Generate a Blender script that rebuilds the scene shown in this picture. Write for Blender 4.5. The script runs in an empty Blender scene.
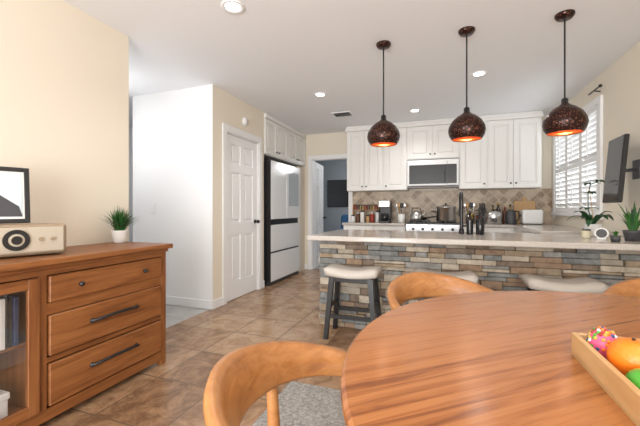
import bpy, bmesh, math, random
from mathutils import Matrix, Vector
random.seed(4)
scene=bpy.context.scene
try:
    scene.view_settings.view_transform='Standard'
except Exception: pass
R=math.radians
# ---------------------------------------------------------------- materials
def newmat(n):
    m=bpy.data.materials.new(n); m.use_nodes=True
    nt=m.node_tree; return m,nt,nt.nodes['Principled BSDF']
def plain(n,c,rough=.5,metal=0,bump=0,bscale=200,emit=0,coat=0):
    m,nt,p=newmat(n)
    p.inputs['Base Color'].default_value=(*c,1); p.inputs['Roughness'].default_value=rough
    p.inputs['Metallic'].default_value=metal
    if coat: p.inputs['Coat Weight'].default_value=coat
    if emit:
        p.inputs['Emission Color'].default_value=(*c,1); p.inputs['Emission Strength'].default_value=emit
    t=nt.nodes.new('ShaderNodeTexCoord'); no=nt.nodes.new('ShaderNodeTexNoise')
    no.inputs['Scale'].default_value=bscale
    nt.links.new(t.outputs['Object'],no.inputs['Vector'])
    if bump:
        b=nt.nodes.new('ShaderNodeBump'); b.inputs['Strength'].default_value=bump; b.inputs['Distance'].default_value=.002
        nt.links.new(no.outputs['Fac'],b.inputs['Height']); nt.links.new(b.outputs['Normal'],p.inputs['Normal'])
    return m
def ramp(nt,stops):
    r=nt.nodes.new('ShaderNodeValToRGB'); e=r.color_ramp.elements
    while len(e)<len(stops): e.new(.5)
    for i,(pos,c) in enumerate(stops):
        e[i].position=pos; e[i].color=(*c,1)
    return r
def wood(n,cols,scale=(1,1,1),rough=.4,rotz=0,coat=0,ns=3.0,planks=None):
    m,nt,p=newmat(n); L=nt.links.new
    t=nt.nodes.new('ShaderNodeTexCoord'); mp=nt.nodes.new('ShaderNodeMapping')
    mp.inputs['Rotation'].default_value=(0,0,rotz)
    mp2=nt.nodes.new('ShaderNodeMapping'); mp2.inputs['Scale'].default_value=scale
    L(t.outputs['Object'],mp.inputs['Vector']); L(mp.outputs['Vector'],mp2.inputs['Vector'])
    a=nt.nodes.new('ShaderNodeTexNoise'); a.inputs['Scale'].default_value=ns; a.inputs['Detail'].default_value=9
    a.inputs['Roughness'].default_value=.68; a.inputs['Distortion'].default_value=.5
    L(mp2.outputs['Vector'],a.inputs['Vector'])
    fac=a.outputs['Fac']
    if planks:
        sx=nt.nodes.new('ShaderNodeSeparateXYZ'); L(mp.outputs['Vector'],sx.inputs[0])
        mu=nt.nodes.new('ShaderNodeMath'); mu.operation='MULTIPLY'; mu.inputs[1].default_value=1/planks; L(sx.outputs['X'],mu.inputs[0])
        fl=nt.nodes.new('ShaderNodeMath'); fl.operation='FLOOR'; L(mu.outputs[0],fl.inputs[0])
        wn=nt.nodes.new('ShaderNodeTexWhiteNoise'); wn.noise_dimensions='1D'; L(fl.outputs[0],wn.inputs['W'])
        ad=nt.nodes.new('ShaderNodeMath'); ad.operation='MULTIPLY_ADD'; ad.inputs[1].default_value=.18
        L(wn.outputs['Value'],ad.inputs[0]); L(a.outputs['Fac'],ad.inputs[2])
        sb=nt.nodes.new('ShaderNodeMath'); sb.operation='SUBTRACT'; sb.inputs[1].default_value=.09; L(ad.outputs[0],sb.inputs[0])
        fac=sb.outputs[0]
    r=ramp(nt,[(.3+.4*i/(len(cols)-1),c) for i,c in enumerate(cols)])
    L(fac,r.inputs['Fac']); L(r.outputs['Color'],p.inputs['Base Color'])
    p.inputs['Roughness'].default_value=rough
    if coat: p.inputs['Coat Weight'].default_value=coat; p.inputs['Coat Roughness'].default_value=.15
    return m
def stone(n,c1,c2,scale=12,rough=.8,bump=.5):
    m,nt,p=newmat(n); L=nt.links.new
    t=nt.nodes.new('ShaderNodeTexCoord'); a=nt.nodes.new('ShaderNodeTexNoise')
    a.inputs['Scale'].default_value=scale; a.inputs['Detail'].default_value=8; a.inputs['Roughness'].default_value=.7
    L(t.outputs['Object'],a.inputs['Vector'])
    r=ramp(nt,[(.35,c1),(.65,c2)]); L(a.outputs['Fac'],r.inputs['Fac']); L(r.outputs['Color'],p.inputs['Base Color'])
    b=nt.nodes.new('ShaderNodeBump'); b.inputs['Strength'].default_value=bump; b.inputs['Distance'].default_value=.01
    L(a.outputs['Fac'],b.inputs['Height']); L(b.outputs['Normal'],p.inputs['Normal']); p.inputs['Roughness'].default_value=rough
    return m
def tiles(n,c1,c2,mortar,size,rot=(0,0,0),rough=.35,msize=.012,ns=4,offset=0,width=None,mid=None,var=.22):
    m,nt,p=newmat(n); L=nt.links.new
    t=nt.nodes.new('ShaderNodeTexCoord'); mp=nt.nodes.new('ShaderNodeMapping'); mp.inputs['Rotation'].default_value=rot
    L(t.outputs['Object'],mp.inputs['Vector'])
    br=nt.nodes.new('ShaderNodeTexBrick'); br.offset=offset; br.squash=1
    br.inputs['Scale'].default_value=1; br.inputs['Brick Width'].default_value=width or size; br.inputs['Row Height'].default_value=size
    br.inputs['Mortar Size'].default_value=msize/2; br.inputs['Mortar Smooth'].default_value=.3
    L(mp.outputs['Vector'],br.inputs['Vector'])
    br.inputs['Color1'].default_value=(0.2,.2,.2,1); br.inputs['Color2'].default_value=(.8,.8,.8,1)
    a=nt.nodes.new('ShaderNodeTexNoise'); a.inputs['Scale'].default_value=ns; a.inputs['Detail'].default_value=10; a.inputs['Roughness'].default_value=.74
    a.inputs['Distortion'].default_value=.8
    L(mp.outputs['Vector'],a.inputs['Vector'])
    mx=nt.nodes.new('ShaderNodeMix'); mx.inputs[0].default_value=var
    mx.data_type='RGBA'; mx.blend_type='MIX'
    L(a.outputs['Fac'],mx.inputs[6]); L(br.outputs['Color'],mx.inputs[7])
    md=mid or tuple((x+y)/2 for x,y in zip(c1,c2))
    r=ramp(nt,[(.36,c1),(.5,md),(.64,c2)]); L(mx.outputs[2],r.inputs['Fac'])
    m2=nt.nodes.new('ShaderNodeMix'); m2.data_type='RGBA'; L(br.outputs['Fac'],m2.inputs[0]); L(r.outputs['Color'],m2.inputs[6]); m2.inputs[7].default_value=(*mortar,1)
    L(m2.outputs[2],p.inputs['Base Color']); p.inputs['Roughness'].default_value=rough
    b=nt.nodes.new('ShaderNodeBump'); b.invert=True; b.inputs['Strength'].default_value=.4; b.inputs['Distance'].default_value=.003
    L(br.outputs['Fac'],b.inputs['Height']); L(b.outputs['Normal'],p.inputs['Normal'])
    return m
def glassy(n,c=(1,1,1),mix=.12):
    m,nt,p=newmat(n); L=nt.links.new
    tr=nt.nodes.new('ShaderNodeBsdfTransparent'); tr.inputs[0].default_value=(*c,1)
    gl=nt.nodes.new('ShaderNodeBsdfGlossy'); gl.inputs['Roughness'].default_value=.05
    ms=nt.nodes.new('ShaderNodeMixShader'); ms.inputs[0].default_value=mix
    L(tr.outputs[0],ms.inputs[1]); L(gl.outputs[0],ms.inputs[2]); L(ms.outputs[0],nt.nodes['Material Output'].inputs['Surface'])
    return m
CREAM=plain('wall_cream',(.81,.74,.62),.85,bump=.08)
WHITE=plain('wall_white',(.86,.86,.86),.85,bump=.08)
CEIL=plain('ceiling_white',(.86,.87,.89),.9,bump=.1)
TRIM=plain('trim_white',(.86,.86,.86),.4)
CAB=plain('cabinet_white',(.84,.83,.80),.4)
BLACK=plain('black_satin',(.012,.012,.013),.35)
BLACKG=plain('black_gloss',(.01,.01,.012),.12)
DARK=plain('dark_grey',(.05,.05,.055),.45)
STEEL=plain('stainless',(.6,.6,.6),.28,1)
GREYB=plain('grey_blue_wall',(.33,.36,.39),.85)
BLUE=plain('blue_fabric',(.03,.10,.22),.9,bump=.3)
FRW=plain('fridge_white',(.78,.79,.80),.18,coat=.4)
FRG=plain('fridge_glass_panel',(.48,.52,.55),.1,coat=.5)
POTW=plain('white_ceramic',(.8,.8,.78),.3)
GREEN=plain('leaf_green',(.04,.16,.025),.5)
GREEN2=plain('leaf_green_dark',(.015,.07,.02),.45)
SOIL=plain('soil',(.03,.018,.01),.95)
ORANGE=plain('orange_peel',(.9,.20,.01),.4,bump=.5,bscale=150)
REDM=plain('red_gloss',(.32,.03,.02),.35)
YEL=plain('yellow',(.55,.36,.06),.4)
APPLEG=plain('green_apple',(.07,.33,.03),.3)
PINK=plain('pink',(.70,.10,.22),.4)
CREAMF=plain('seat_linen',(.56,.52,.47),.9,bump=.5,bscale=500)
GREYF=stone('seat_grey_fabric',(.12,.12,.115),(.34,.33,.31),140,.95,.3)
COPPER=plain('copper',(.85,.30,.12),.3,1)
GLASS=glassy('clear_glass')
OIL=plain('olive_oil',(.20,.15,.02),.15)
EMIT=plain('lamp_lens',(1,.97,.92),.5,emit=7)
BULB=plain('bulb_glow',(1,.8,.5),.5,emit=3)
PAPER=plain('paper',(.75,.74,.70),.8)
SIDEW=wood('sideboard_wood',[(.12,.036,.010),(.245,.088,.025),(.33,.135,.042)],(12,1,12),.42,ns=2.2)
SIDEV=wood('sideboard_wood_v',[(.12,.036,.010),(.235,.084,.024),(.31,.125,.039)],(12,12,1),.42,ns=2.2)
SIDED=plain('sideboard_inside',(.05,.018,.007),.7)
TABW=wood('table_wood',[(.20,.058,.014),(.34,.118,.030),(.44,.170,.050),(.36,.128,.034),(.26,.083,.021)],(26,1.1,6),.26,rotz=R(50),coat=.2,ns=1.5,planks=.11)
CHW=wood('chair_wood',[(.26,.097,.028),(.40,.168,.052),(.49,.235,.082)],(5,5,12),.35,coat=.15,ns=2.5)
TRAYW=wood('tray_wood',[(.50,.28,.11),(.66,.43,.21)],(8,1,8),.5)
MAPLE=wood('maple',[(.42,.24,.10),(.6,.38,.18)],(4,4,1),.5)
RADW=wood('radio_wood',[(.24,.17,.11),(.36,.27,.18)],(2,8,8),.5)
GRILL=plain('radio_grille',(.46,.40,.31),.8,bump=.8,bscale=600)
COUNT=stone('granite_counter',(.42,.38,.34),(.62,.58,.53),130,.16,.02)
FLOORT=tiles('floor_travertine',(.15,.08,.042),(.47,.32,.20),(.14,.09,.055),.445,rough=.25,msize=.010,ns=6.0,mid=(.32,.19,.105),var=.28)
HALLF=tiles('hall_planks',(.30,.29,.28),(.50,.49,.47),(.22,.21,.20),.15,rough=.4,msize=.004,ns=6,offset=.5,width=1.2)
SPLASH=tiles('backsplash_tile',(.24,.165,.10),(.62,.50,.37),(.58,.49,.39),.10,rough=.4,msize=.008,ns=9,var=.36)
_nt=SPLASH.node_tree
_mp=[n for n in _nt.nodes if n.type=='MAPPING'][0]
_mp.inputs['Rotation'].default_value=(R(90),0,0)
_m3=_nt.nodes.new('ShaderNodeMapping'); _m3.inputs['Rotation'].default_value=(0,0,R(45))
for n in _nt.nodes:
    if n.type=='TEX_BRICK': _nt.links.new(_m3.outputs[0],n.inputs['Vector'])
_nt.links.new(_mp.outputs[0],_m3.inputs[0])
RUG=stone('rug_grey',(.16,.15,.14),(.42,.40,.37),60,.95,.4)
STONES=[stone('ledge_tan',(.22,.165,.11),(.42,.33,.23),16),stone('ledge_grey',(.17,.165,.155),(.36,.35,.325),16),
 stone('ledge_rust',(.20,.13,.085),(.36,.25,.165),16),stone('ledge_cream',(.34,.29,.22),(.57,.50,.40),16),stone('ledge_slate',(.12,.125,.12),(.27,.275,.265),16),
 stone('ledge_brown',(.13,.095,.07),(.27,.205,.15),16),stone('ledge_beige',(.28,.24,.19),(.46,.40,.32),16)]
GROUT=plain('ledge_gap',(.08,.065,.05),.95)
def pend_mat():
    m,nt,p=newmat('hammered_bronze'); L=nt.links.new
    t=nt.nodes.new('ShaderNodeTexCoord'); v=nt.nodes.new('ShaderNodeTexVoronoi'); v.inputs['Scale'].default_value=75
    L(t.outputs['Object'],v.inputs['Vector'])
    r=ramp(nt,[(.0,(.50,.22,.12)),(.25,(.12,.045,.028)),(.5,(.028,.012,.010))]); L(v.outputs['Distance'],r.inputs['Fac'])
    L(r.outputs['Color'],p.inputs['Base Color']); p.inputs['Metallic'].default_value=.6; p.inputs['Roughness'].default_value=.3
    b=nt.nodes.new('ShaderNodeBump'); b.inputs['Strength'].default_value=.7; b.inputs['Distance'].default_value=.003
    L(v.outputs['Distance'],b.inputs['Height']); L(b.outputs['Normal'],p.inputs['Normal']); return m
HAM=pend_mat()
# ---------------------------------------------------------------- builder
class B:
    def __init__(s,name): s.n=name; s.bm=bmesh.new(); s.mats=[]; s.M=Matrix.Identity(4)
    def add(s,vs,fs,mat,smooth=False):
        if mat not in s.mats: s.mats.append(mat)
        mi=s.mats.index(mat)
        bv=[s.bm.verts.new(s.M@Vector(v)) for v in vs]
        for f in fs:
            try:
                fc=s.bm.faces.new([bv[i] for i in f]); fc.material_index=mi; fc.smooth=smooth
            except ValueError: pass
    def addbm(s,t,mat,smooth=False):
        t.verts.index_update()
        s.add([v.co.copy() for v in t.verts],[[v.index for v in f.verts] for f in t.faces],mat,smooth); t.free()
    def box(s,x0,x1,y0,y1,z0,z1,mat,bev=0,seg=1,rot=None):
        t=bmesh.new(); bmesh.ops.create_cube(t,size=1)
        for v in t.verts: v.co=Vector((v.co.x*(x1-x0),v.co.y*(y1-y0),v.co.z*(z1-z0)))
        if bev: bmesh.ops.bevel(t,geom=t.edges[:],offset=bev,segments=seg,profile=.5,affect='EDGES')
        c=Vector(((x0+x1)/2,(y0+y1)/2,(z0+z1)/2))
        for v in t.verts: v.co=(rot@v.co if rot else v.co)+c
        s.addbm(t,mat,False)
    def cyl(s,p0,p1,r0,mat,r1=None,seg=20,smooth=True):
        r1=r0 if r1 is None else r1
        s.tube([p0,p1],[r0,r1],mat,seg)
    def tube(s,pts,rad,mat,seg=12,sq=None):
        pts=[Vector(p) for p in pts]; n=len(pts)
        if not isinstance(rad,(list,tuple)): rad=[rad]*n
        tang=[]
        for i in range(n):
            a=pts[max(i-1,0)]; b=pts[min(i+1,n-1)]; tang.append((b-a).normalized())
        up=Vector((0,0,1)) if abs(tang[0].z)<.95 else Vector((1,0,0))
        u=tang[0].cross(up).normalized(); vs=[]; fs=[]
        for i in range(n):
            u=(u-tang[i]*u.dot(tang[i])).normalized(); w=tang[i].cross(u)
            for k in range(seg):
                a=2*math.pi*k/seg
                vs.append(pts[i]+(u*math.cos(a)+w*math.sin(a))*rad[i])
        for i in range(n-1):
            for k in range(seg):
                k2=(k+1)%seg; fs.append([i*seg+k,i*seg+k2,(i+1)*seg+k2,(i+1)*seg+k])
        s.add(vs,fs,mat,True)
        s.add(vs[:seg],[list(range(seg))],mat); s.add(vs[-seg:],[list(range(seg))],mat)
    def lathe(s,prof,c,mat,seg=32,smooth=True,sx=1,sy=1):
        vs=[];fs=[];n=len(prof)
        for r,z in prof:
            r=max(r,.0004)
            for k in range(seg):
                a=2*math.pi*k/seg; vs.append((c[0]+r*sx*math.cos(a),c[1]+r*sy*math.sin(a),c[2]+z))
        for i in range(n-1):
            for k in range(seg):
                k2=(k+1)%seg; fs.append([i*seg+k,i*seg+k2,(i+1)*seg+k2,(i+1)*seg+k])
        fs.append(list(range(seg))); fs.append(list(range((n-1)*seg,n*seg)))
        s.add(vs,fs,mat,smooth)
    def ball(s,c,r,mat,sc=(1,1,1),seg=20,rot=None):
        t=bmesh.new(); bmesh.ops.create_uvsphere(t,u_segments=seg,v_segments=max(8,seg//2),radius=r)
        for v in t.verts:
            q=Vector((v.co.x*sc[0],v.co.y*sc[1],v.co.z*sc[2]))
            v.co=(rot@q if rot else q)+Vector(c)
        s.addbm(t,mat,True)
    def blade(s,base,d,h,w,bend,mat,n=6):
        d=Vector(d).normalized(); side=Vector((-d.y,d.x,0)); vs=[];fs=[]
        for i in range(n+1):
            t=i/n; p=Vector(base)+d*(bend*t*t)+Vector((0,0,h*t*(1-.25*bend/max(h,.01)*t)))
            ww=w*math.sin(math.pi*min(1,.15+.85*t))**.7 if t<1 else 0
            vs+= [p-side*ww, p+side*ww]
        for i in range(n): fs.append([2*i,2*i+1,2*i+3,2*i+2])
        s.add(vs,fs,mat,True)
    def leaf(s,base,d,L,w,rise,droop,mat,n=9):
        d=Vector(d).normalized(); side=Vector((-d.y,d.x,0)); vs=[];fs=[]
        for i in range(n+1):
            t=i/n; p=Vector(base)+d*(L*t)+Vector((0,0,rise*math.sin(math.pi*min(t*.8,1))-droop*t*t))
            ww=w*math.sin(math.pi*(.06+.94*t))**.6 if t<1 else .0005
            vs+=[p-side*ww+Vector((0,0,.25*ww)),p,p+side*ww+Vector((0,0,.25*ww))]
        for i in range(n):
            for j in(0,1): fs.append([3*i+j,3*i+j+1,3*i+4+j,3*i+3+j])
        s.add(vs,fs,mat,True)
    def sweep(s,path,norm,secs,mat,smooth=True):
        vs=[];fs=[];m=len(secs[0])
        for p,nv,sec in zip(path,norm,secs):
            for a,b in sec: vs.append(Vector(p)+Vector(nv)*a+Vector((0,0,b)))
        for i in range(len(path)-1):
            for k in range(m):
                k2=(k+1)%m; fs.append([i*m+k,i*m+k2,(i+1)*m+k2,(i+1)*m+k])
        fs.append(list(range(m))); fs.append(list(range((len(path)-1)*m,len(path)*m)))
        s.add(vs,fs,mat,smooth)
    def clampz(s,z):
        for v in s.bm.verts:
            if v.co.z<z: v.co.z=z
    def done(s,loc=None,rotz=0,origin=True):
        bmesh.ops.recalc_face_normals(s.bm,faces=s.bm.faces[:])
        if loc is None and origin:
            co=[v.co for v in s.bm.verts]
            c=Vector(((min(v.x for v in co)+max(v.x for v in co))/2,(min(v.y for v in co)+max(v.y for v in co))/2,min(v.z for v in co)))
            for v in s.bm.verts: v.co-=c
            loc=c
        me=bpy.data.meshes.new(s.n); s.bm.to_mesh(me); s.bm.free()
        for m in s.mats: me.materials.append(m)
        o=bpy.data.objects.new(s.n,me); scene.collection.objects.link(o)
        o.location=loc or (0,0,0); o.rotation_euler=(0,0,rotz)
        return o
def T(x,y,z,rz=0): return Matrix.Translation((x,y,z))@Matrix.Rotation(rz,4,'Z')
def panel_front(b,w,h,cols,rows,mat,t=.035,rec=.012,ins=.022):
    b.box(0,w,rec,t,0,h,mat)
    xs=[0]+[v for c in cols for v in c]+[w]
    for i in range(0,len(xs),2): b.box(xs[i],xs[i+1],0,rec+.001,0,h,mat)
    zs=[0]+[v for r in rows for v in r]+[h]
    for c in cols:
        for i in range(0,len(zs),2): b.box(c[0],c[1],0,rec+.001,zs[i],zs[i+1],mat)
        for r in rows:
            b.box(c[0]+ins,c[1]-ins,rec*.25,rec+.004,r[0]+ins,r[1]-ins,mat,bev=rec*.5)
def cabdoor(b,x0,x1,z0,z1,y,mat=CAB,knob=None,M0=None):
    b.M=(M0 or Matrix.Identity(4))@T(x0+.004,y,z0+.004); w=x1-x0-.008; h=z1-z0-.008; st=.055
    panel_front(b,w,h,[(st,w-st)],[(st,h-st)],mat,t=.022,rec=.017,ins=.024)
    if knob:
        kx=w-.03 if knob[0]=='r' else .03; kz=.06 if knob[1]=='b' else h-.06
        b.ball((kx,-.014,kz),.013,BLACK,seg=10); b.cyl((kx,0,kz),(kx,-.014,kz),.005,DARK,seg=8)
    b.M=Matrix.Identity(4)
# ---------------------------------------------------------------- room shell
CH=2.53
def wall(n,parts,mat):
    b=B(n)
    for p in parts: b.box(*p,mat)
    return b.done()
def floorobj(n,x0,x1,y0,y1,mat,z=0,th=.06):
    b=B(n); b.box(x0,x1,y0,y1,z-th,z,mat); o=b.done(loc=(0,0,0)); return o
floorobj('floor',-2.45,1.67,-2.3,6.07,FLOORT)
floorobj('floor_hall',-5.1,-2.45,2.0,4.4,HALLF)
floorobj('floor_niche',-3.2,-2.45,4.4,6.07,FLOORT)
floorobj('floor_back_room',-4.3,.6,6.07,9.2,HALLF)
b=B('ceiling'); b.box(-5.1,1.67,-2.3,9.3,CH,CH+.08,CEIL); b.done()
wall('wall_left',[(-2.52,-2.4,-2.2,2.09,0,CH)],CREAM)
wall('wall_hall_near',[(-5.0,-2.52,1.97,2.09,0,CH)],WHITE)
wall('wall_hall_end',[(-5.1,-5.0,1.97,4.4,0,CH)],WHITE)
wall('wall_hall_far',[(-5.0,-3.61,4.3,4.4,0,CH)],WHITE)
wall('wall_hall',[(-3.49,-2.545,3.2,3.32,0,CH),(-2.545,-2.4215,3.196,3.2005,0,CH),(-3.61,-3.49,3.2,4.3,0,CH)],WHITE)
wall('wall_closet',[(-2.54,-2.42,3.202,3.45,0,CH),(-2.54,-2.42,4.21,4.37,0,CH),(-2.54,-2.42,3.45,4.21,2.06,CH)],CREAM)
wall('wall_niche',[(-3.22,-3.1,4.3,6.0,0,CH),(-3.1,-2.42,5.60,5.95,0,1.9),(-3.1,-2.54,4.27,4.37,0,CH)],CREAM)
wall('wall_back',[(-3.1,-2.28,5.95,6.07,0,CH),(-1.56,1.67,5.95,6.07,0,CH),(-2.28,-1.56,5.95,6.07,2.06,CH)],CREAM)
WX=1.56
wall('wall_right',[(WX,WX+.12,-2.2,4.3,0,CH),(WX,WX+.12,5.72,5.95,0,CH),(WX,WX+.12,4.3,5.72,0,1.09),(WX,WX+.12,4.3,5.72,2.22,CH)],CREAM)
wall('wall_front',[(-2.52,-1.9,-2.32,-2.2,0,CH),(1.1,WX+.12,-2.32,-2.2,0,CH),(-1.9,1.1,-2.32,-2.2,2.15,CH)],CREAM)
wall('wall_back_room',[(-4.3,.6,9.1,9.2,0,CH),(-4.3,-4.2,6.07,9.1,0,CH),(.5,.6,6.07,9.1,0,CH)],GREYB)
def base(n,x0,x1,y0,y1,h=.10):
    b=B(n); b.box(x0,x1,y0,y1,0,h,TRIM,bev=.004); b.done()
base('baseboard_left',-2.399,-2.386,-2.19,2.089)
base('baseboard_hall',-3.48,-2.41,3.183,3.195)
base('baseboard_closet_a',-2.419,-2.407,3.2,3.37)
base('baseboard_closet_b',-2.419,-2.407,4.29,4.37)
base('baseboard_back',-2.9,-2.36,5.937,5.949)
base('baseboard_right',WX-.013,WX-.001,-2.19,3.1)
base('baseboard_hall_far',-4.98,-4.94,4.287,4.299)
def casing(b,w,h,cw=.08,t=.018):
    b.box(-cw,0,-t,0,0,h+cw,TRIM,bev=.004); b.box(w,w+cw,-t,0,0,h+cw,TRIM,bev=.004); b.box(0,w,-t,0,h,h+cw,TRIM,bev=.004)
    b.box(0,.012,0,.12,0,h,TRIM); b.box(w-.012,w,0,.12,0,h,TRIM); b.box(0,w,0,.12,h-.012,h,TRIM)
def sixpanel(b,w,h):
    st=.11; mid=.09; c=(w-2*st-mid)/2
    panel_front(b,w,h,[(st,st+c),(st+c+mid,w-st)],[(.22,.80),(.95,1.58),(1.68,h-.11)],TRIM,t=.035,rec=.018,ins=.032)
b=B('trim_1'); b.M=T(-2.4195,3.45,0,R(90)); casing(b,.76,2.06); b.done()
b=B('door_1'); b.M=T(-2.432,3.465,.008,R(90)); sixpanel(b,.73,2.035)
b.cyl((.67,0,.95),(.67,-.012,.95),.026,BLACK); b.cyl((.67,-.01,.95),(.67,-.04,.95),.009,BLACK); b.ball((.67,-.052,.95),.026,BLACK)
for z in(.25,1.05,1.85): b.box(-.004,.006,-.006,.004,z-.045,z+.045,BLACK)
b.done()
b=B('trim_3'); b.M=T(-4.85,4.299,0,0); casing(b,.76,2.06); b.done()
b=B('trim_2'); b.M=T(-2.28,5.9495,0,0); casing(b,.72,2.06,cw=.07); b.done()
b=B('door_2'); b.M=T(-2.262,6.085,.008,R(96)); sixpanel(b,.69,2.03)
b.ball((.63,-.05,.95),.026,BLACK); b.cyl((.63,0,.95),(.63,-.04,.95),.01,BLACK); b.done()
b=B('wall_television'); b.box(-3.0,-1.75,9.05,9.09,1.20,1.95,BLACK,bev=.006); b.box(-2.98,-1.77,9.046,9.05,1.22,1.93,BLACKG); b.done()
b=B('blue_armchair')
b.box(-2.35,-1.45,7.5,8.3,.12,.48,BLUE,bev=.05,seg=3); b.box(-2.35,-1.45,8.1,8.4,.3,1.0,BLUE,bev=.07,seg=3)
b.box(-2.4,-2.2,7.5,8.3,.12,.66,BLUE,bev=.06,seg=3); b.box(-1.6,-1.4,7.5,8.3,.12,.66,BLUE,bev=.06,seg=3)
for x in(-2.3,-1.5):
    for y in(7.58,8.3): b.cyl((x,y,0),(x,y,.14),.025,BLACK,seg=10)
b.done()
# ---------------------------------------------------------------- fridge & cabinets left
b=B('refrigerator'); X0=-2.335
b.box(-3.05,X0-.07,4.43,5.52,.02,1.84,BLACK,bev=.004)
b.M=T(X0-.068,4.43,0,R(90))
W=1.09
b.box(.001,.003,-.064,0,.06,1.848,BLACK)
b.box(.003,W/2-.005,-.066,0,.98,1.85,FRW,bev=.008,seg=2); b.box(W/2+.005,W-.003,-.066,0,.98,1.85,FRW,bev=.008,seg=2)
b.box(.02,W-.02,-.03,0,.88,.985,BLACK)
b.box(.003,W-.003,-.066,0,.50,.895,FRW,bev=.008,seg=2); b.box(.003,W-.003,-.066,0,.06,.475,FRW,bev=.008,seg=2)
b.box(.02,W-.02,-.04,0,.45,.51,BLACK)
b.box(W/2+.07,W-.07,-.069,-.066,1.18,1.74,FRG,bev=.001)
b.box(0,W,-.03,0,0.0,.06,DARK)
b.M=Matrix.Identity(4); b.done()
b=B('fridge_wall_cabinet'); b.box(-3.09,-2.42,4.375,5.945,1.93,2.46,CAB); b.box(-3.09,-2.385,4.375,5.945,2.46,CH-.001,CAB,bev=.012)
M0=T(-2.42,4.375,0,R(90))
ws=[0,.39,.78,1.17,1.57]
for i in range(4): cabdoor(b,ws[i]+.004,ws[i+1]-.004,1.94,2.45,-.022,knob='rb' if i%2==0 else 'lb',M0=M0)
b.done()
# ---------------------------------------------------------------- back wall kitchen
CY=5.62; cz0=1.44; cz1=2.44
b=B('upper_wall_cabinet')
b.box(-1.51,-.514,CY,5.945,cz0,cz1,CAB); b.box(.262,1.35,CY,5.945,cz0,cz1,CAB); b.box(-.514,.262,CY,5.945,1.92,cz1,CAB)
b.box(-1.54,1.37,CY-.045,5.945,cz1,cz1+.05,CAB,bev=.015,seg=2); b.box(-1.525,1.36,CY-.025,5.945,cz1+.05,CH-.001,CAB,bev=.006)
for a,c,k in [(-1.51,-1.21,'rb'),(-1.21,-.90,'lb'),(-.88,-.52,'lb'),(.268,.64,'rb'),(.66,.99,'rb'),(.99,1.345,'lb')]: cabdoor(b,a,c,cz0+.005,cz1-.01,CY-.022,knob=k)
for a,c,k in [(-.51,-.126,'rb'),(-.126,.258,'lb')]: cabdoor(b,a,c,1.93,cz1-.01,CY-.022,knob=k)
b.done()
b=B('microwave_oven'); b.box(-.51,.258,5.56,5.94,1.47,1.90,TRIM,bev=.006)
b.box(-.50,.245,5.545,5.562,1.50,1.885,TRIM,bev=.005); b.box(-.475,.225,5.541,5.547,1.525,1.82,BLACK,bev=.002)
b.box(-.43,.03,5.539,5.542,1.56,1.78,BLACK,bev=.001); b.box(.085,.090,5.538,5.546,1.51,1.87,DARK)
b.tube([(.058,5.545,1.55),(.058,5.52,1.56),(.058,5.52,1.78),(.058,5.545,1.79)],.006,DARK,8)
b.box(-.50,.25,5.55,5.56,1.475,1.495,DARK); b.done()
b=B('backsplash'); b.box(-1.51,WX-.001,5.932,5.949,.912,cz0-.002,SPLASH); b.done(loc=(0,0,0))
b=B('base_kitchen_cabinet')
b.box(-1.5,-.52,5.37,5.945,0,.87,CAB); b.box(.27,WX-.003,5.37,5.945,0,.87,CAB); b.box(.97,WX-.003,3.95,5.37,0,.87,CAB)
b.box(-1.52,-.52,5.33,5.93,.87,.91,COUNT,bev=.006); b.box(.27,WX-.003,5.33,5.93,.87,.91,COUNT,bev=.006); b.box(.93,WX-.003,3.93,5.335,.87,.91,COUNT,bev=.006)
for a,c in [(-1.5,-1.01),(-1.01,-.52),(.27,.62),(.62,.97)]:
    cabdoor(b,a,c,.1,.66,5.348,knob='rt'); cabdoor(b,a,c,.67,.86,5.348)
b.done()
b=B('gas_range')
b.box(-.51,.26,5.36,5.925,0,.90,STEEL,bev=.004); b.box(-.51,.26,5.36,5.925,.90,.925,BLACK,bev=.003)
b.box(-.47,.22,5.345,5.36,.25,.70,BLACKG,bev=.003); b.tube([(-.44,5.35,.74),(-.44,5.31,.74),(.19,5.31,.74),(.19,5.35,.74)],.012,STEEL,8)
for i in range(5): b.cyl((-.4+i*.14,5.36,.83),(-.4+i*.14,5.325,.83),.02,BLACK,seg=12)
for gx in(-.32,.07):
    for gy in(5.48,5.76):
        b.cyl((gx,gy,.925),(gx,gy,.94),.045,BLACK,seg=14)
        b.box(gx-.13,gx+.13,gy-.006,gy+.006,.945,.957,BLACK); b.box(gx-.006,gx+.006,gy-.12,gy+.12,.945,.957,BLACK)
    b.box(gx-.14,gx-.13,5.4,5.88,.925,.957,BLACK); b.box(gx+.13,gx+.14,5.4,5.88,.925,.957,BLACK)
b.done()
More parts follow.
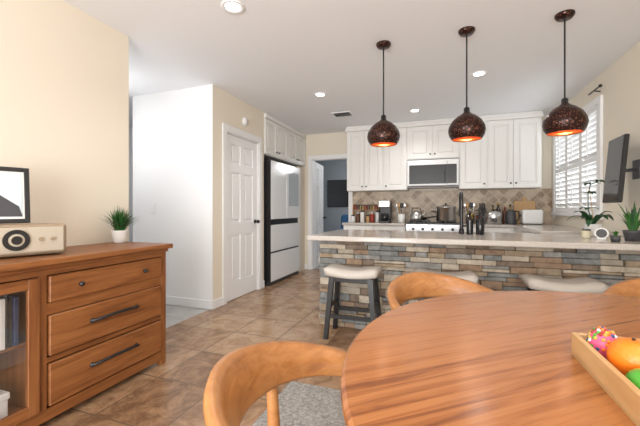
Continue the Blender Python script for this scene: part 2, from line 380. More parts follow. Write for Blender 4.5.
# ---------------------------------------------------------------- peninsula
PZ=.885; FY=3.14; PX=-1.12
b=B('stone_breakfast_bar')
b.box(PX+.03,WX-.004,FY+.03,3.88,0,PZ-.05,GROUT)
z=0.0; last=None
def pick():
    global last
    while True:
        m=random.choice(STONES)
        if m is not last: last=m; return m
while z<PZ-.055:
    h=random.choice([.035,.045,.055,.07]); h=min(h,PZ-.05-z)
    if PZ-.05-z-h<.025: h=PZ-.05-z
    x=PX-random.random()*.02
    while x<WX-.01:
        w=random.uniform(.09,.32); x1=min(x+w,WX-.005)
        d=random.uniform(0,.035)
        if h>.05 and random.random()<.4:
            for q0,q1 in((z,z+h/2),(z+h/2,z+h)):
                b.box(max(x,PX+.002)+.0012,x1-.0012,FY-random.uniform(0,.035)+.01,FY+.05,q0+.0012,q1-.0012,pick(),bev=.004)
        else: b.box(max(x,PX+.002)+.0012,x1-.0012,FY-d+.01,FY+.05,z+.0012,z+h-.0012,pick(),bev=.004)
        x=x1
        if x>=WX-.006: break
    y=FY+.02
    while y<3.87:
        w=random.uniform(.1,.3); y1=min(y+w,3.88); d=random.uniform(0,.02)
        b.box(PX-d,PX+.05,y+.001,y1-.001,z+.001,z+h-.001,pick(),bev=.003); y=y1
        if y>=3.879: break
    z+=h
b.box(-1.16,WX-.004,2.89,3.92,PZ-.045,PZ,COUNT,bev=.01,seg=2)
b.done()
# ---------------------------------------------------------------- window with plantation shutters
b=B('window_1')
y0,y1,z0,z1=4.3,5.72,1.09,2.22; cw=.075
xf=WX-.001
b.box(xf-.03,xf,y0-cw,y0,z0-cw,z1+cw,TRIM,bev=.005); b.box(xf-.03,xf,y1,y1+cw,z0-cw,z1+cw,TRIM,bev=.005)
b.box(xf-.03,xf,y0,y1,z1,z1+cw,TRIM,bev=.005); b.box(xf-.05,xf,y0-cw,y1+cw,z0-.05,z0,TRIM,bev=.006)
n=3; pw=(y1-y0)/n
for i in range(n):
    a=y0+i*pw; c=a+pw; s_=.04
    b.box(xf-.022,xf+.01,a+.001,a+s_,z0,z1,TRIM,bev=.002); b.box(xf-.022,xf+.01,c-s_,c-.001,z0,z1,TRIM,bev=.002)
    for (q0,q1) in((z0,z0+.06),(z1-.06,z1),((z0+z1)/2-.025,(z0+z1)/2+.025)): b.box(xf-.022,xf+.01,a+s_,c-s_,q0,q1,TRIM,bev=.002)
    for (q0,q1) in((z0+.06,(z0+z1)/2-.025),((z0+z1)/2+.025,z1-.06)):
        k=int((q1-q0)/.058); st=(q1-q0)/k
        for j in range(k):
            zc=q0+st*(j+.5)
            b.box(xf-.036,xf+.030,a+s_+.001,c-s_-.001,zc-.004,zc+.004,TRIM,rot=Matrix.Rotation(R(45),3,'Y'))
        b.tube([(xf-.036,(a+c)/2,q0+.02),(xf-.036,(a+c)/2,q1-.02)],.005,TRIM,6)
b.box(WX+.05,WX+.09,y0,y0+.04,z0,z1,TRIM); b.box(WX+.05,WX+.09,y1-.04,y1,z0,z1,TRIM)
b.box(WX+.05,WX+.09,(y0+y1)/2-.02,(y0+y1)/2+.02,z0,z1,TRIM)
b.box(WX+.06,WX+.065,y0,y1,z0,z1,GLASS)
b.done()
b=B('curtain_rod'); b.tube([(WX-.06,4.15,2.36),(WX-.06,4.42,2.36)],.008,BLACK,10); b.ball((WX-.06,4.14,2.36),.016,BLACK)
b.tube([(WX-.001,4.3,2.35),(WX-.06,4.3,2.36)],.006,BLACK,8)
b.done()
b=B('rear_opening_frame')  # unseen frame; its opening is added behind the camera to admit light
for x in(-1.9,-.43,1.05): b.box(x,x+.05,-2.3,-2.24,0,2.15,TRIM)
b.box(-1.9,1.1,-2.3,-2.24,2.1,2.15,TRIM); b.box(-1.9,1.1,-2.3,-2.24,0,.05,TRIM); b.done()
# ---------------------------------------------------------------- ceiling fixtures
def recessed(x,y,pw=10):
    b=B('recessed_light'); b.lathe([(.052,-.001),(.058,-.006),(.078,-.008),(.085,-.001)],(x,y,CH),TRIM,28)
    b.lathe([(.0,-.004),(.052,-.004),(.052,-.001),(0,-.001)],(x,y,CH),EMIT,24)
    o=b.done()
    l=bpy.data.lights.new('downlight','SPOT'); l.energy=pw; l.spot_size=R(140); l.spot_blend=1; l.shadow_soft_size=.06; l.color=(1,.98,.95)
    lo=bpy.data.objects.new('downlight',l); scene.collection.objects.link(lo); lo.parent=o; lo.location=(0,0,-.02)
for p in[(-1.36,2.02),(-1.39,3.92),(.37,3.87),(-.35,5.0),(.9,.4),(-1.36,.2)]: recessed(*p,pw=33)
b=B('ceiling_vent'); b.box(-1.5,-1.22,4.70,4.92,CH-.012,CH-.001,TRIM,bev=.003)
for i in range(7): b.box(-1.48+.0,-1.24,4.725+i*.026,4.735+i*.026,CH-.016,CH-.010,DARK)
b.done()
b=B('smoke_detector'); b.M=T(-2.418,3.85,2.27)@Matrix.Rotation(R(90),4,'Y'); b.lathe([(.0,0),(.055,0),(.055,.015),(.045,.03),(0,.034)],(0,0,0),TRIM,24); b.done()
def pendant(x,y):
    b=B('pendant_lamp')
    b.lathe([(.0,0),(.062,0),(.062,-.012),(.05,-.03),(.0,-.032)],(x,y,CH-.0005),HAM,24)
    b.cyl((x,y,CH-.03),(x,y,1.90),.006,BLACK,seg=8)
    b.lathe([(.012,.0),(.022,-.01),(.022,-.045),(.03,-.05)],(x,y,1.925),BLACK,20)
    zt=1.88; outer=[(.03,0),(.036,-.008),(.068,-.026),(.108,-.062),(.132,-.105),(.138,-.14),(.130,-.175),(.110,-.208)]
    inner=[(r-.004,zz) for r,zz in outer][::-1]
    def shell(prof,mat):
        v=[];f=[];seg=40
        for r,zz in prof:
            for k in range(seg):
                a=2*math.pi*k/seg; v.append((x+r*math.cos(a),y+r*math.sin(a),zt+zz))
        for i in range(len(prof)-1):
            for k in range(seg):
                k2=(k+1)%seg; f.append([i*seg+k,i*seg+k2,(i+1)*seg+k2,(i+1)*seg+k])
        b.add(v,f,mat,True)
    shell(outer,HAM); shell([outer[-1]]+inner,COPPER)
    b.ball((x,y,zt-.11),.03,BULB,seg=14); b.cyl((x,y,zt),(x,y,zt-.08),.015,BLACK,seg=12)
    o=b.done()
    l=bpy.data.lights.new('bulb_light','POINT'); l.energy=1.0; l.color=(1,.8,.55); l.shadow_soft_size=.03
    lo=bpy.data.objects.new('bulb_light',l); scene.collection.objects.link(lo); lo.parent=o; lo.location=Vector((x,y,zt-.165))-o.location
for x in(-.46,.19,.84): pendant(x,2.9)
# ---------------------------------------------------------------- sideboard
b=B('sideboard'); fx=-1.90
b.box(-2.385,-1.86,-.03,2.0,.838,.872,SIDEW,bev=.006,seg=2)
b.box(-2.37,-1.885,-.01,1.98,.815,.838,SIDEW,bev=.004)
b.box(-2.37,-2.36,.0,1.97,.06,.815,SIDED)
for y in(0,1.925): 
    b.box(-2.37,-2.32,y,y+.045,0,.815,SIDEV); b.box(fx-.045,fx,y,y+.045,0,.815,SIDEV,bev=.002)
    b.box(-2.33,fx-.03,y+.01,y+.035,.05,.815,SIDEV)
b.box(-2.36,fx-.001,1.135,1.17,.05,.815,SIDEV); b.box(-2.36,fx-.001,.57,.60,.05,.815,SIDEV)
for (z0,z1) in((.04,.10),(.785,.815)): b.box(fx-.04,fx,.04,1.93,z0,z1,SIDEW)
b.box(-2.36,fx-.01,.04,1.93,.085,.10,SIDEW); b.box(-2.36,fx-.06,.04,1.14,.44,.455,SIDEW)
b.box(fx-.03,fx-.002,1.17,1.925,.335,.36,SIDEW); b.box(fx-.03,fx-.002,1.17,1.925,.58,.64,SIDEW)
for z0,z1 in((.64,.782),(.365,.578),(.108,.33)):
    b.box(fx-.02,fx+.012,1.178,1.918,z0+.003,z1-.003,SIDEW,bev=.004)
    if z1>.7:
        for yy in(1.33,1.76): b.ball((fx+.03,yy,(z0+z1)/2),.014,BLACK,seg=12); b.cyl((fx+.01,yy,(z0+z1)/2),(fx+.03,yy,(z0+z1)/2),.006,BLACK,seg=8)
    else:
        zc=(z0+z1)/2+.02
        b.tube([(fx+.012,1.40,zc-.008),(fx+.035,1.405,zc-.004),(fx+.046,1.48,zc+.003),(fx+.048,1.55,zc+.005),(fx+.046,1.62,zc+.003),(fx+.035,1.695,zc-.004),(fx+.012,1.70,zc-.008)],.009,BLACK,8)
        for yy in(1.40,1.70): b.ball((fx+.014,yy,zc-.008),.014,BLACK,seg=10)
for a,c in((.605,1.13),(.05,.565)):
    b.box(fx-.005,fx+.015,a,a+.05,.105,.78,SIDEV,bev=.002); b.box(fx-.005,fx+.015,c-.05,c,.105,.78,SIDEV,bev=.002)
    b.box(fx-.005,fx+.015,a+.05,c-.05,.105,.16,SIDEW,bev=.002); b.box(fx-.005,fx+.015,a+.05,c-.05,.73,.78,SIDEW,bev=.002)
    b.box(fx+.002,fx+.005,a+.05,c-.05,.16,.73,GLASS)
    b.ball((fx+.026,a+.025,.46),.012,BLACK,seg=10)
b.done()
b=B('book_row'); y=.66
cols=[PAPER,plain('book_teal',(.04,.14,.16),.6),plain('book_navy',(.03,.05,.12),.6),plain('book_grey',(.20,.20,.19),.7),BLACK,DARK,PAPER]
while y<1.08:
    t=random.uniform(.008,.022); h=random.uniform(.19,.28)
    b.box(-2.2,fx-.05-random.random()*.02,y,y+t-.002,.4555,.456+h,random.choice(cols),bev=.001); y+=t
b.done()
b=B('storage_box'); b.box(-2.25,fx-.08,.7,1.05,.1005,.22,POTW,bev=.006); b.box(-2.255,fx-.075,.695,1.055,.20,.235,POTW,bev=.005)
b.box(fx-.082,fx-.078,.8,.95,.13,.18,DARK); b.done()
b=B('tabletop_radio'); b.M=T(-2.12,1.14,.8722,R(72))
b.box(-.22,.22,-.075,.085,.008,.172,RADW,bev=.018,seg=3); b.box(-.205,.205,-.082,-.070,.022,.158,GRILL,bev=.008,seg=2)
for x in(-.17,.17): b.cyl((x,0,0),(x,0,.012),.02,BLACK,seg=12)
b.cyl((.0,-.078,.092),(.0,-.090,.092),.054,BLACK,seg=28); b.cyl((.0,-.09,.092),(.0,-.094,.092),.032,GRILL,seg=24)
b.cyl((.0,-.09,.092),(.0,-.1,.092),.022,BLACK,seg=20)
for x in(.10,.15): b.cyl((x,-.08,.092),(x,-.092,.092),.010,RADW,seg=16)
b.done()
b=B('picture_frame'); b.M=T(-2.16,1.075,1.049,R(70))@Matrix.Rotation(R(-7),4,'X')
w,h=.30,.30
b.box(-w/2,-w/2+.022,-.01,.01,0,h,BLACK,bev=.002); b.box(w/2-.022,w/2,-.01,.01,0,h,BLACK,bev=.002)
b.box(-w/2+.022,w/2-.022,-.01,.01,0,.022,BLACK,bev=.002); b.box(-w/2+.022,w/2-.022,-.01,.01,h-.022,h,BLACK,bev=.002)
b.box(-w/2+.02,w/2-.02,.002,.008,.02,h-.02,PAPER)
ph=plain('photo_sky',(.52,.60,.62),.4); b.box(-w/2+.03,w/2-.03,.0,.003,.035,h-.035,ph)
b.add([(-.12,-.0012,.035),(.12,-.0012,.035),(.105,-.0012,.09),(.03,-.0012,.15),(-.02,-.0012,.19),(-.12,-.0012,.20)],[[0,1,2,3,4,5]],DARK)
b.done()
b=B('potted_grass_plant'); c=(-2.27,1.90,.8725)
b.lathe([(.0,0),(.038,0),(.045,.01),(.054,.086),(.054,.094),(.048,.094),(.046,.082),(0,.080)],c,POTW,24)
for i in range(260):
    a=random.uniform(0,6.28); r=random.uniform(0,.036); e=random.uniform(0,1)
    b.blade((c[0]+r*math.cos(a),c[1]+r*math.sin(a),c[2]+.075),(math.cos(a),math.sin(a),0),random.uniform(.15,.22)*(1-.25*e),.0036,(.18*e if math.cos(a)>-.4 else .07*e),random.choice([GREEN,GREEN2]),5)
b.done()
b=B('light_switch'); b.box(-3.32,-3.24,3.192,3.1995,1.08,1.20,TRIM,bev=.002); b.box(-3.29,-3.27,3.188,3.193,1.12,1.16,TRIM); b.done()
# ---------------------------------------------------------------- dining set
TC=(.617,.924); TR=.85; RZ=.010
b=B('rug'); b.box(-.92,1.45,-.2,2.02,.0005,RZ-.001,RUG,bev=.003); b.done()
b=B('round_dining_table')
prof=[(0,.712),(TR-.045,.712),(TR-.012,.722),(TR,.736),(TR-.002,.746),(TR-.010,.752),(0,.752)]
b.lathe(prof,(0,0,0),TABW,96,smooth=False)
b.lathe([(.0,.66),(.5,.66),(.52,.712),(0,.712)],(0,0,0),TABW,48,smooth=False)
b.lathe([(.0,.05),(.16,.05),(.13,.12),(.10,.3),(.11,.5),(.17,.62),(.3,.66),(0,.66)],(0,0,0),TABW,32)
for k in range(4):
    b.M=Matrix.Rotation(R(45+90*k),4,'Z'); b.box(0,.42,-.045,.045,.03,.10,TABW,bev=.015,seg=2); b.box(.35,.42,-.05,.05,0,.05,TABW,bev=.006)
b.M=Matrix.Identity(4)
b.done(loc=(TC[0],TC[1],RZ))
def chair(cx,cy,rz,z0=RZ):
    b=B('dining_chair'); Rr=.272
    N=40; path=[];nor=[];secs=[]
    for i in range(N+1):
        u=-1+2*i/N; th=R(-90)+u*R(100); ex=abs(u)
        p=Vector((Rr*math.cos(th),Rr*math.sin(th),0)); n_=Vector((math.cos(th),math.sin(th),0))
        zc=.735-.072*ex**1.8; hh=(.060-.038*ex**1.4); tt=.014+.006*ex
        path.append((p.x,p.y,zc)); nor.append(n_)
        lean=.30
        sec=[(-tt,-hh*.8),(-tt*.6,-hh),(tt*.6,-hh),(tt,-hh*.8),(tt,hh*.8),(tt*.5,hh),(-tt*.5,hh),(-tt,hh*.8)]
        if ex>.97: sec=[(a*.7,bb*.7) for a,bb in sec]
        secs.append([(a+bb*lean,bb) for a,bb in sec])
    b.sweep(path,nor,secs,CHW)
    def leg(p0,p1,r0,r1): b.tube([p0,Vector(p0).lerp(Vector(p1),.5),p1],[r0,(r0+r1)/2*1.05,r1],CHW,12)
    for sx in(-1,1):
        leg((sx*.24,.19,0),(sx*.245,.0,.655),.015,.018)
        b.tube([(sx*.20,-.25,0),(sx*.165,-.195,.42),(sx*.172,-.21,.70)],[.014,.020,.013],CHW,12)
    for yy in (.12,-.16): b.box(-.2,.2,yy-.012,yy+.012,.385,.42,CHW,bev=.003)
    for sx in(-1,1): b.box(sx*.2-.012,sx*.2+.012,-.17,.13,.385,.42,CHW,bev=.003)
    b.lathe([(0,.415),(.215,.415),(.235,.425),(.24,.445),(.225,.465),(.15,.475),(0,.477)],(0,-.01,0),GREYF,36)
    b.clampz(0)
    return b.done(loc=(cx,cy,z0),rotz=rz)
def face(cx,cy): return math.atan2(TC[1]-cy,TC[0]-cx)-R(90)
chair(-.15,.67,face(-.15,.67)); chair(.07,1.56,face(.07,1.56)); chair(.97,1.80,face(.97,1.80))
def stool(x,y):
    b=B('bar_stool'); hw,hd=.24,.155; dz=-.025
    nx,ny=14,8; top=[];bot=[]
    for j in range(ny+1):
        for i in range(nx+1):
            u=-1+2*i/nx; v=-1+2*j/ny
            e=(1-max(abs(u)**8,abs(v)**8)*1.0)
            px=hw*u*(1-.04*abs(v)**4); py=hd*v*(1-.06*abs(u)**4)
            top.append((px,py,.588+dz+.045*u*u+.035*e)); bot.append((px*.97,py*.97,.560+dz+.02*u*u))
    f=[]
    nn=nx+1
    for j in range(ny):
        for i in range(nx): f.append([j*nn+i,j*nn+i+1,(j+1)*nn+i+1,(j+1)*nn+i])
    K=len(top); f2=[[q+K for q in ff][::-1] for ff in f]
    rim=[i for i in range(nn)]+[j*nn+nx for j in range(1,ny+1)]+[ny*nn+i for i in range(nx-1,-1,-1)]+[j*nn for j in range(ny-1,0,-1)]
    f3=[[rim[k],rim[k]+K,rim[(k+1)%len(rim)]+K,rim[(k+1)%len(rim)]] for k in range(len(rim))]
    b.add(top+bot,f+f2+f3,CREAMF,True)
    b.box(-.18,.18,-.115,.115,.52+dz,.568+dz,BLACK,bev=.004)
    for sx in(-1,1):
        for sy in(-1,1):
            p0=Vector((sx*.17,sy*.098,.56+dz)); p1=Vector((sx*.215,sy*.14,0)); vs=[]
            for p,w in((p0,.022),(p1,.018)):
                for a,c in((-1,-1),(1,-1),(1,1),(-1,1)): vs.append(p+Vector((a*w,c*w,0)))
            b.add(vs,[[0,1,5,4],[1,2,6,5],[2,3,7,6],[3,0,4,7],[0,1,2,3],[4,5,6,7]],BLACK)
    def L(z): t=1-z/.535; return .17+.045*t,.098+.042*t
    a,c=L(.20); b.box(-a,a,c-.01,c+.01,.184,.216,BLACK); b.box(-a,a,-c-.01,-c+.01,.184,.216,BLACK)
    a,c=L(.28)
    for sx in(-1,1): b.box(sx*a-.01,sx*a+.01,-c,c,.264,.296,BLACK)
    b.done(loc=(x,y,0))
for x in(-.73,.03,.83): stool(x,2.94)
# ---------------------------------------------------------------- tray with fruit
b=B('wooden_tray'); tz=RZ+.7525; x0,x1,y0,y1=.305,.635,.655,1.005; h=.055
b.box(x0,x1,y0,y1,tz,tz+.010,TRAYW)
b.box(x0,x0+.012,y0,y1,tz,tz+h,TRAYW,bev=.002); b.box(x1-.012,x1,y0,y1,tz,tz+h,TRAYW,bev=.002)
b.box(x0+.012,x1-.012,y0,y0+.012,tz,tz+h,TRAYW,bev=.002); b.box(x0+.012,x1-.012,y1-.012,y1,tz,tz+h,TRAYW,bev=.002); b.done()
def fruit(n,c,r,mat,sc=(1,1,1),stem=True):
    b=B(n); prof=[]
    for i in range(17):
        a=math.pi*i/16; rr=r*math.sin(a); zz=-r*math.cos(a)
        if i>13: zz-=r*.10*(i-13)/3*(1 if stem else 0)
        prof.append((rr*sc[0],(zz+r)*sc[2]))
    b.lathe(prof,c,mat,28)
    if stem: b.cyl((c[0],c[1],c[2]+1.85*r*sc[2]),(c[0]+.002,c[1],c[2]+2.0*r*sc[2]),.003,SOIL,seg=6)
    b.done()
fz=tz+.0105
fruit('orange_fruit',(.370,.870,fz),.042,ORANGE); fruit('orange_fruit',(.470,.91,fz),.041,ORANGE)
fruit('green_apple',(.358,.785,fz),.034,APPLEG,(1,1,.8)); fruit('red_apple',(.442,.82,fz),.038,REDM)
b=B('decorated_egg'); c=(.353,.955,fz)
prof=[(.031*math.sin(math.pi*i/14)*(1.0-.12*(i/14-.5)),.037*(1-math.cos(math.pi*i/14))) for i in range(15)]
b.lathe(prof,c,PINK,24)
cl=[YEL,BLUE,APPLEG,REDM,POTW,ORANGE]
for i in range(130):
    a=random.uniform(0,6.28); k=random.uniform(.15,.92)
    r=.029*math.sin(math.pi*k); zz=.037*(1-math.cos(math.pi*k)); b.ball((c[0]+r*math.cos(a),c[1]+r*math.sin(a),c[2]+zz),.0042,cl[i%6],seg=8)
b.done()
# ---------------------------------------------------------------- peninsula items
PT=PZ+.0005
b=B('kitchen_faucet'); x,y=.19,3.62
pts=[(x,y,PT),(x,y,PZ+.33)]+[(x+.0,y+.07-.07*math.cos(a),PZ+.33+.07*math.sin(a)) for a in [R(20*i) for i in range(1,10)]]+[(x,y+.14,PZ+.22)]
b.tube(pts,.017,BLACK,12); b.lathe([(0,0),(.028,0),(.026,.02),(.020,.05),(0,.05)],(x,y,PT),BLACK,20)
b.cyl((x,y+.14,PZ+.24),(x,y+.14,PZ+.17),.02,BLACK,seg=14); b.cyl((x,y,PZ+.07),(x+.09,y,PZ+.10),.008,BLACK,seg=8); b.done()
def bottle(n,x,y,z,r,h,mat,cap=BLACK,neck=.35):
    b=B(n); b.lathe([(0,0),(r,0),(r*1.02,.01),(r,h*.6),(r*.9,h*.68),(r*neck,h*.78),(r*neck,h*.9),(0,h*.9)],(x,y,z),mat,20)
    b.lathe([(0,0),(r*neck*1.15,0),(r*neck*1.1,h*.1),(0,h*.1)],(x,y,z+h*.9),cap,14); b.done()
def jar(n,x,y,z,r,h,mat,lid=BLACK):
    b=B(n); b.lathe([(0,0),(r*.95,0),(r,.008),(r,h*.78),(r*.85,h*.85),(0,h*.85)],(x,y,z),mat,20); b.lathe([(0,0),(r*.92,0),(r*.92,h*.13),(r*.86,h*.15),(0,h*.15)],(x,y,z+h*.85),lid,20); b.done()
b=B('soap_dispenser'); x,y=.35,3.55
b.lathe([(0,0),(.034,0),(.038,.01),(.038,.15),(.012,.18),(.012,.20),(0,.20)],(x,y,PT),BLACKG,20); b.tube([(x,y,PZ+.20),(x,y,PZ+.235),(x-.04,y,PZ+.23)],.006,BLACK,8); b.done()
bottle('dish_soap_bottle',.26,3.55,PT,.030,.22,BLACKG,BLACK)
# orchid
b=B('potted_orchid'); c=(1.27,3.66,PT)
b.lathe([(0,0),(.045,0),(.05,.01),(.065,.10),(.065,.11),(.058,.11),(.055,.095),(0,.093)],c,POTW,26)
b.lathe([(0,.093),(.054,.093),(.03,.10),(0,.102)],c,SOIL,18)
for k,(a,L_,ri,dr) in enumerate([(175,.20,.09,.02),(200,.17,.10,-.05),(20,.19,.10,.02),(240,.16,.07,.05),(100,.16,.09,.0),(290,.16,.09,.0),(330,.14,.1,-.05)]):
    b.leaf((c[0],c[1],c[2]+.095),(math.cos(R(a)),math.sin(R(a)),0),L_,.034,ri,dr,GREEN2)
st=[(c[0],c[1],c[2]+.095),(c[0]-.03,c[1]+.01,c[2]+.24),(c[0]-.03,c[1]+.01,c[2]+.38),(c[0]-.01,c[1]+.02,c[2]+.46),(c[0]+.03,c[1],c[2]+.48)]
b.tube(st,.004,GREEN2,8); b.cyl((c[0]+.01,c[1],c[2]+.09),(c[0]-.02,c[1]+.01,c[2]+.42),.003,MAPLE,seg=6)
for i,p in enumerate(st[1:]):
    for a in(0,120,240): b.leaf(p,(math.cos(R(a+i*50)),math.sin(R(a+i*50)),0),.085,.020,.02,.02,GREEN2,6)
b.done()
b=B('potted_snake_plant'); c=(1.36,3.20,PT)
b.lathe([(0,0),(.045,0),(.06,.07),(.06,.08),(.052,.08),(.05,.065),(0,.063)],c,DARK,24)
for i in range(22):
    a=i*2.4; e=.2+.8*random.random()
    b.blade((c[0]+.02*math.cos(a),c[1]+.02*math.sin(a),c[2]+.06),(math.cos(a),math.sin(a),0),random.uniform(.12,.26),.011,.10*e,[GREEN,GREEN2][i%2],7)
b.done()
b=B('potted_succulent'); c=(1.20,3.06,PT)
b.lathe([(0,0),(.026,0),(.032,.042),(.027,.044),(0,.04)],c,DARK,20)
for i in range(18):
    a=i*2.4; b.blade((c[0],c[1],c[2]+.038),(math.cos(a),math.sin(a),0),.045,.008,.03*(i%3)/2,GREEN,4)
b.done()
jar('glass_jar',1.13,3.38,PT,.032,.075,plain('label_cream',(.6,.55,.4),.5),DARK)
b=B('desk_clock'); b.M=T(1.19,3.26,PT,R(-25)); b.cyl((0,-.012,.050),(0,.018,.050),.044,POTW,seg=28); b.cyl((0,-.013,.050),(0,-.015,.050),.034,DARK,seg=28); b.box(-.03,.03,-.02,.03,0,.012,POTW,bev=.003); b.done()
b=B('wall_monitor'); mx,my,mz=1.405,3.60,1.46
b.M=T(mx,my,mz,R(-93))@Matrix.Rotation(R(-5),4,'X')
b.box(-.165,.165,-.012,.022,-.28,.28,BLACK,bev=.006); b.box(-.155,.155,-.014,-.012,-.265,.27,BLACKG)
b.box(-.06,.06,.018,.03,-.06,.06,DARK); b.M=Matrix.Identity(4)
b.tube([(mx+.03,my,mz),(1.49,my+.08,mz),(WX-.01,my,mz)],.014,DARK,8); b.box(WX-.012,WX-.001,my-.05,my+.05,mz-.08,mz+.08,DARK); b.done()
# ---------------------------------------------------------------- back counter items
CZ=.9115
b=B('coffee_maker'); x,y=-.87,5.65
b.box(x-.09,x+.09,y-.11,y+.12,CZ,CZ+.03,BLACK,bev=.006); b.box(x-.09,x+.09,y+.02,y+.12,CZ+.03,CZ+.34,BLACK,bev=.008); b.box(x-.09,x+.09,y-.11,y+.12,CZ+.25,CZ+.36,STEEL,bev=.01)
b.lathe([(0,0),(.055,0),(.065,.03),(.06,.09),(.045,.12),(0,.12)],(x,y-.045,CZ+.031),BLACKG,20); b.tube([(x+.06,y-.05,CZ+.13),(x+.095,y-.06,CZ+.12),(x+.095,y-.06,CZ+.06),(x+.06,y-.05,CZ+.05)],.007,BLACK,8); b.done()
b=B('stock_pot'); c=(.07,5.48,.9575); 
b.lathe([(0,0),(.13,0),(.135,.01),(.135,.20),(.14,.205),(.13,.21),(.06,.23),(0,.235)],c,STEEL,32); b.lathe([(0,.235),(.012,.235),(.018,.26),(0,.265)],c,BLACK,14)
for s_ in(-1,1): b.tube([(c[0]+s_*.13,c[1]-.03,c[2]+.15),(c[0]+s_*.17,c[1]-.02,c[2]+.155),(c[0]+s_*.17,c[1]+.02,c[2]+.155),(c[0]+s_*.13,c[1]+.03,c[2]+.15)],.006,STEEL,8)
b.done()
b=B('tea_kettle'); c=(-.36,5.48,.9575); b.lathe([(0,0),(.09,0),(.1,.02),(.095,.08),(.06,.13),(.03,.14),(0,.155)],c,STEEL,28)
b.tube([(c[0]+.08,c[1],c[2]+.06),(c[0]+.13,c[1],c[2]+.12)],[.018,.01],STEEL,10); b.tube([(c[0]-.07,c[1],c[2]+.11),(c[0]-.06,c[1],c[2]+.19),(c[0]+.06,c[1],c[2]+.19),(c[0]+.07,c[1],c[2]+.11)],.008,BLACK,8); b.done()
b=B('frying_pan'); c=(-.32,5.76,.9575); b.lathe([(0,0),(.09,0),(.115,.04),(.118,.04),(.092,-.0),(0,.004)],c,BLACK,28); b.cyl((c[0]+.11,c[1],c[2]+.035),(c[0]+.25,c[1]-.02,c[2]+.06),.01,BLACK,seg=8); b.done()
b=B('saucepan'); c=(.07,5.79,.9575); b.lathe([(0,0),(.085,0),(.09,.01),(.09,.13),(.085,.13),(.083,.01),(0,.008)],c,BLACK,28); b.cyl((c[0]-.085,c[1],c[2]+.115),(c[0]-.22,c[1]-.02,c[2]+.14),.009,BLACK,seg=8); b.done()
def crock(x,y,mat):
    b=B('utensil_crock'); b.lathe([(0,0),(.05,0),(.058,.02),(.058,.14),(.05,.14),(.05,.02),(0,.02)],(x,y,CZ),mat,22)
    for i in range(9):
        a=i*.7; tx,ty=x+.075*math.cos(a),y+.04*math.sin(a); m=[MAPLE,BLACK,STEEL][i%3]
        b.cyl((x+.02*math.cos(a),y+.02*math.sin(a),CZ+.03),(tx,ty,CZ+.26),.005,m,seg=6); b.ball((tx,ty,CZ+.28),.028,m,(1,.3,1.4),seg=10)
    b.done()
crock(.42,5.72,STEEL); crock(-.62,5.74,POTW)
b=B('knife_block'); kb=[(-.05,-.07,0),(.05,-.07,0),(.05,.07,0),(-.05,.07,0),(-.05,-.02,.20),(.05,-.02,.20),(.05,.09,.24),(-.05,.09,.24)]
b.M=T(.60,5.74,CZ); b.add(kb,[[0,1,2,3],[4,5,6,7],[0,1,5,4],[1,2,6,5],[2,3,7,6],[3,0,4,7]],BLACK)
for i in range(6):
    xx=-.03+.03*(i%3); yy=.0+.05*(i//3); zz=.205+.018*(i//3)
    b.tube([(xx,yy,zz-.01),(xx,yy+.02,zz+.09)],.009,DARK,8)
b.done()
BR=plain('brown_bottle',(.10,.03,.01),.2)
k=0
for x,h,m in[(.74,.28,OIL),(.82,.32,BLACKG),(.90,.25,BR),(.98,.29,OIL)]:
    bottle('sauce_bottle',x,5.72+.05*(k%2),CZ,.032,h,m,[BLACK,YEL,REDM][k%3]); k+=1
b=B('rice_cooker'); c=(.72,5.50,CZ)
b.lathe([(0,0),(.10,0),(.115,.02),(.12,.12),(.115,.15),(.09,.18),(.03,.195),(0,.195)],c,STEEL,30); b.lathe([(0,.195),(.02,.195),(.024,.215),(0,.22)],c,BLACK,14)
b.box(c[0]-.03,c[0]+.03,c[1]-.125,c[1]-.112,CZ+.03,CZ+.09,BLACK,bev=.003); b.done()
b=B('electric_kettle'); c=(.945,5.52,CZ)
b.lathe([(0,0),(.07,0),(.073,.02),(.066,.12),(.055,.19),(.04,.205),(0,.21)],c,DARK,28)
b.tube([(c[0]+.05,c[1],CZ+.19),(c[0]+.10,c[1],CZ+.18),(c[0]+.105,c[1],CZ+.08),(c[0]+.068,c[1],CZ+.04)],.010,BLACK,8)
b.done()
jar('condiment_jar',.42,5.50,CZ,.032,.15,OIL,YEL); jar('condiment_jar',.51,5.48,CZ,.030,.13,REDM,BLACK)
for i,(x,m) in enumerate([(-1.42,POTW),(-1.34,BR),(-1.26,PAPER),(-1.17,MAPLE),(-1.09,REDM),(-1.01,POTW)]):
    jar('spice_jar',x,5.68+.04*(i%2),CZ,.034,.12+.04*((i*7)%3),m,[BLACK,STEEL,DARK][i%3])
b=B('spice_rack'); b.box(-1.46,-1.0,5.80,5.90,CZ,CZ+.012,MAPLE,bev=.002); b.box(-1.46,-1.0,5.80,5.90,CZ+.20,CZ+.212,MAPLE,bev=.002)
for x in(-1.46,-1.012): b.box(x,x+.012,5.80,5.90,CZ,CZ+.30,MAPLE,bev=.002)
for i in range(9):
    x=-1.42+i*.046; b.cyl((x,5.85,CZ+.2115),(x,5.85,CZ+.28),.018,[REDM,BR,OIL,MAPLE][i%4],seg=12); b.cyl((x,5.85,CZ+.28),(x,5.85,CZ+.30),.018,BLACK,seg=12)
b.done()
b=B('cutting_board'); b.M=T(1.18,5.80,CZ+.003)@Matrix.Rotation(R(-8),4,'X'); b.box(-.14,.14,-.01,.01,.0,.34,MAPLE,bev=.006,seg=2); b.box(-.03,.03,-.01,.01,.33,.40,MAPLE,bev=.006); b.done()
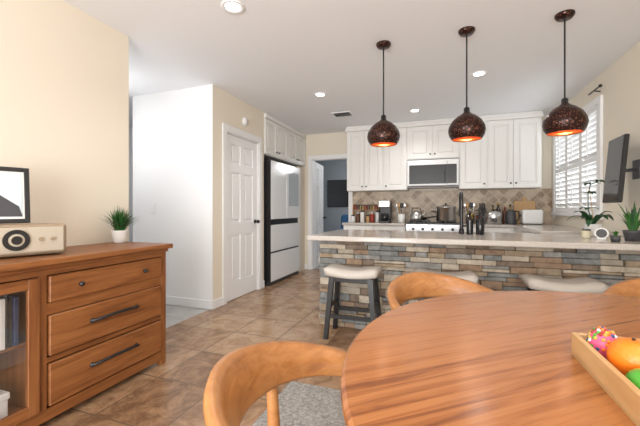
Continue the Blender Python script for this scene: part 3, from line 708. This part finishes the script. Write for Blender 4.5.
b=B('toaster'); x,y=1.22,5.60; b.box(x-.13,x+.13,y-.09,y+.09,CZ+.008,CZ+.21,POTW,bev=.03,seg=4); 
for yy in(-.03,.03): b.box(x-.085,x+.085,y+yy-.011,y+yy+.011,CZ+.208,CZ+.2115,BLACK)
b.box(x-.145,x-.128,y-.015,y+.015,CZ+.12,CZ+.14,BLACK); 
for sx in(-.09,.09): b.box(x+sx-.015,x+sx+.015,y-.06,y+.06,CZ,CZ+.012,BLACK)
b.done()
# ---------------------------------------------------------------- light, world, camera
w=bpy.data.worlds.new('world'); scene.world=w; w.use_nodes=True; nt=w.node_tree
bg=nt.nodes['Background']; bg.inputs[0].default_value=(.88,.94,1,1); bg.inputs[1].default_value=1.35
def area(n,loc,rot,sx,sy,e,col=(1,1,1)):
    l=bpy.data.lights.new(n,'AREA'); l.shape='RECTANGLE'; l.size=sx; l.size_y=sy; l.energy=e; l.color=col
    o=bpy.data.objects.new(n,l); scene.collection.objects.link(o); o.location=loc; o.rotation_euler=rot; return o
area('rear_room_fill',(-.4,-2.4,1.15),(R(90),0,0),2.9,2.0,228,(.99,.99,1))  # added area light outside the unseen rear opening, brightens the room
area('kitchen_window_daylight',(WX+.35,5.0,1.7),(0,R(90),0),1.1,1.4,24,(.95,.98,1))
l=bpy.data.lights.new('back_room_fill','POINT'); l.energy=34; l.shadow_soft_size=.2; l.color=(.95,.97,1); o=bpy.data.objects.new('back_room_fill',l); scene.collection.objects.link(o); o.location=(-1.2,7.4,2.2)  # added point light without a fixture, fills the back room
l=bpy.data.lights.new('hall_fill','POINT'); l.energy=14; l.shadow_soft_size=.15; l.color=(.98,.99,1); o=bpy.data.objects.new('hall_fill',l); scene.collection.objects.link(o); o.location=(-3.4,2.45,1.9)  # fixtureless point light added to brighten the hall walls
cam=bpy.data.cameras.new('camera'); co=bpy.data.objects.new('camera',cam); scene.collection.objects.link(co)
cam.sensor_width=36; cam.lens=340/640*36; cam.clip_start=.02; cam.shift_y=-.005
co.location=(0,0,1.12); co.rotation_euler=(R(90),0,math.atan2(121,340)); scene.camera=co
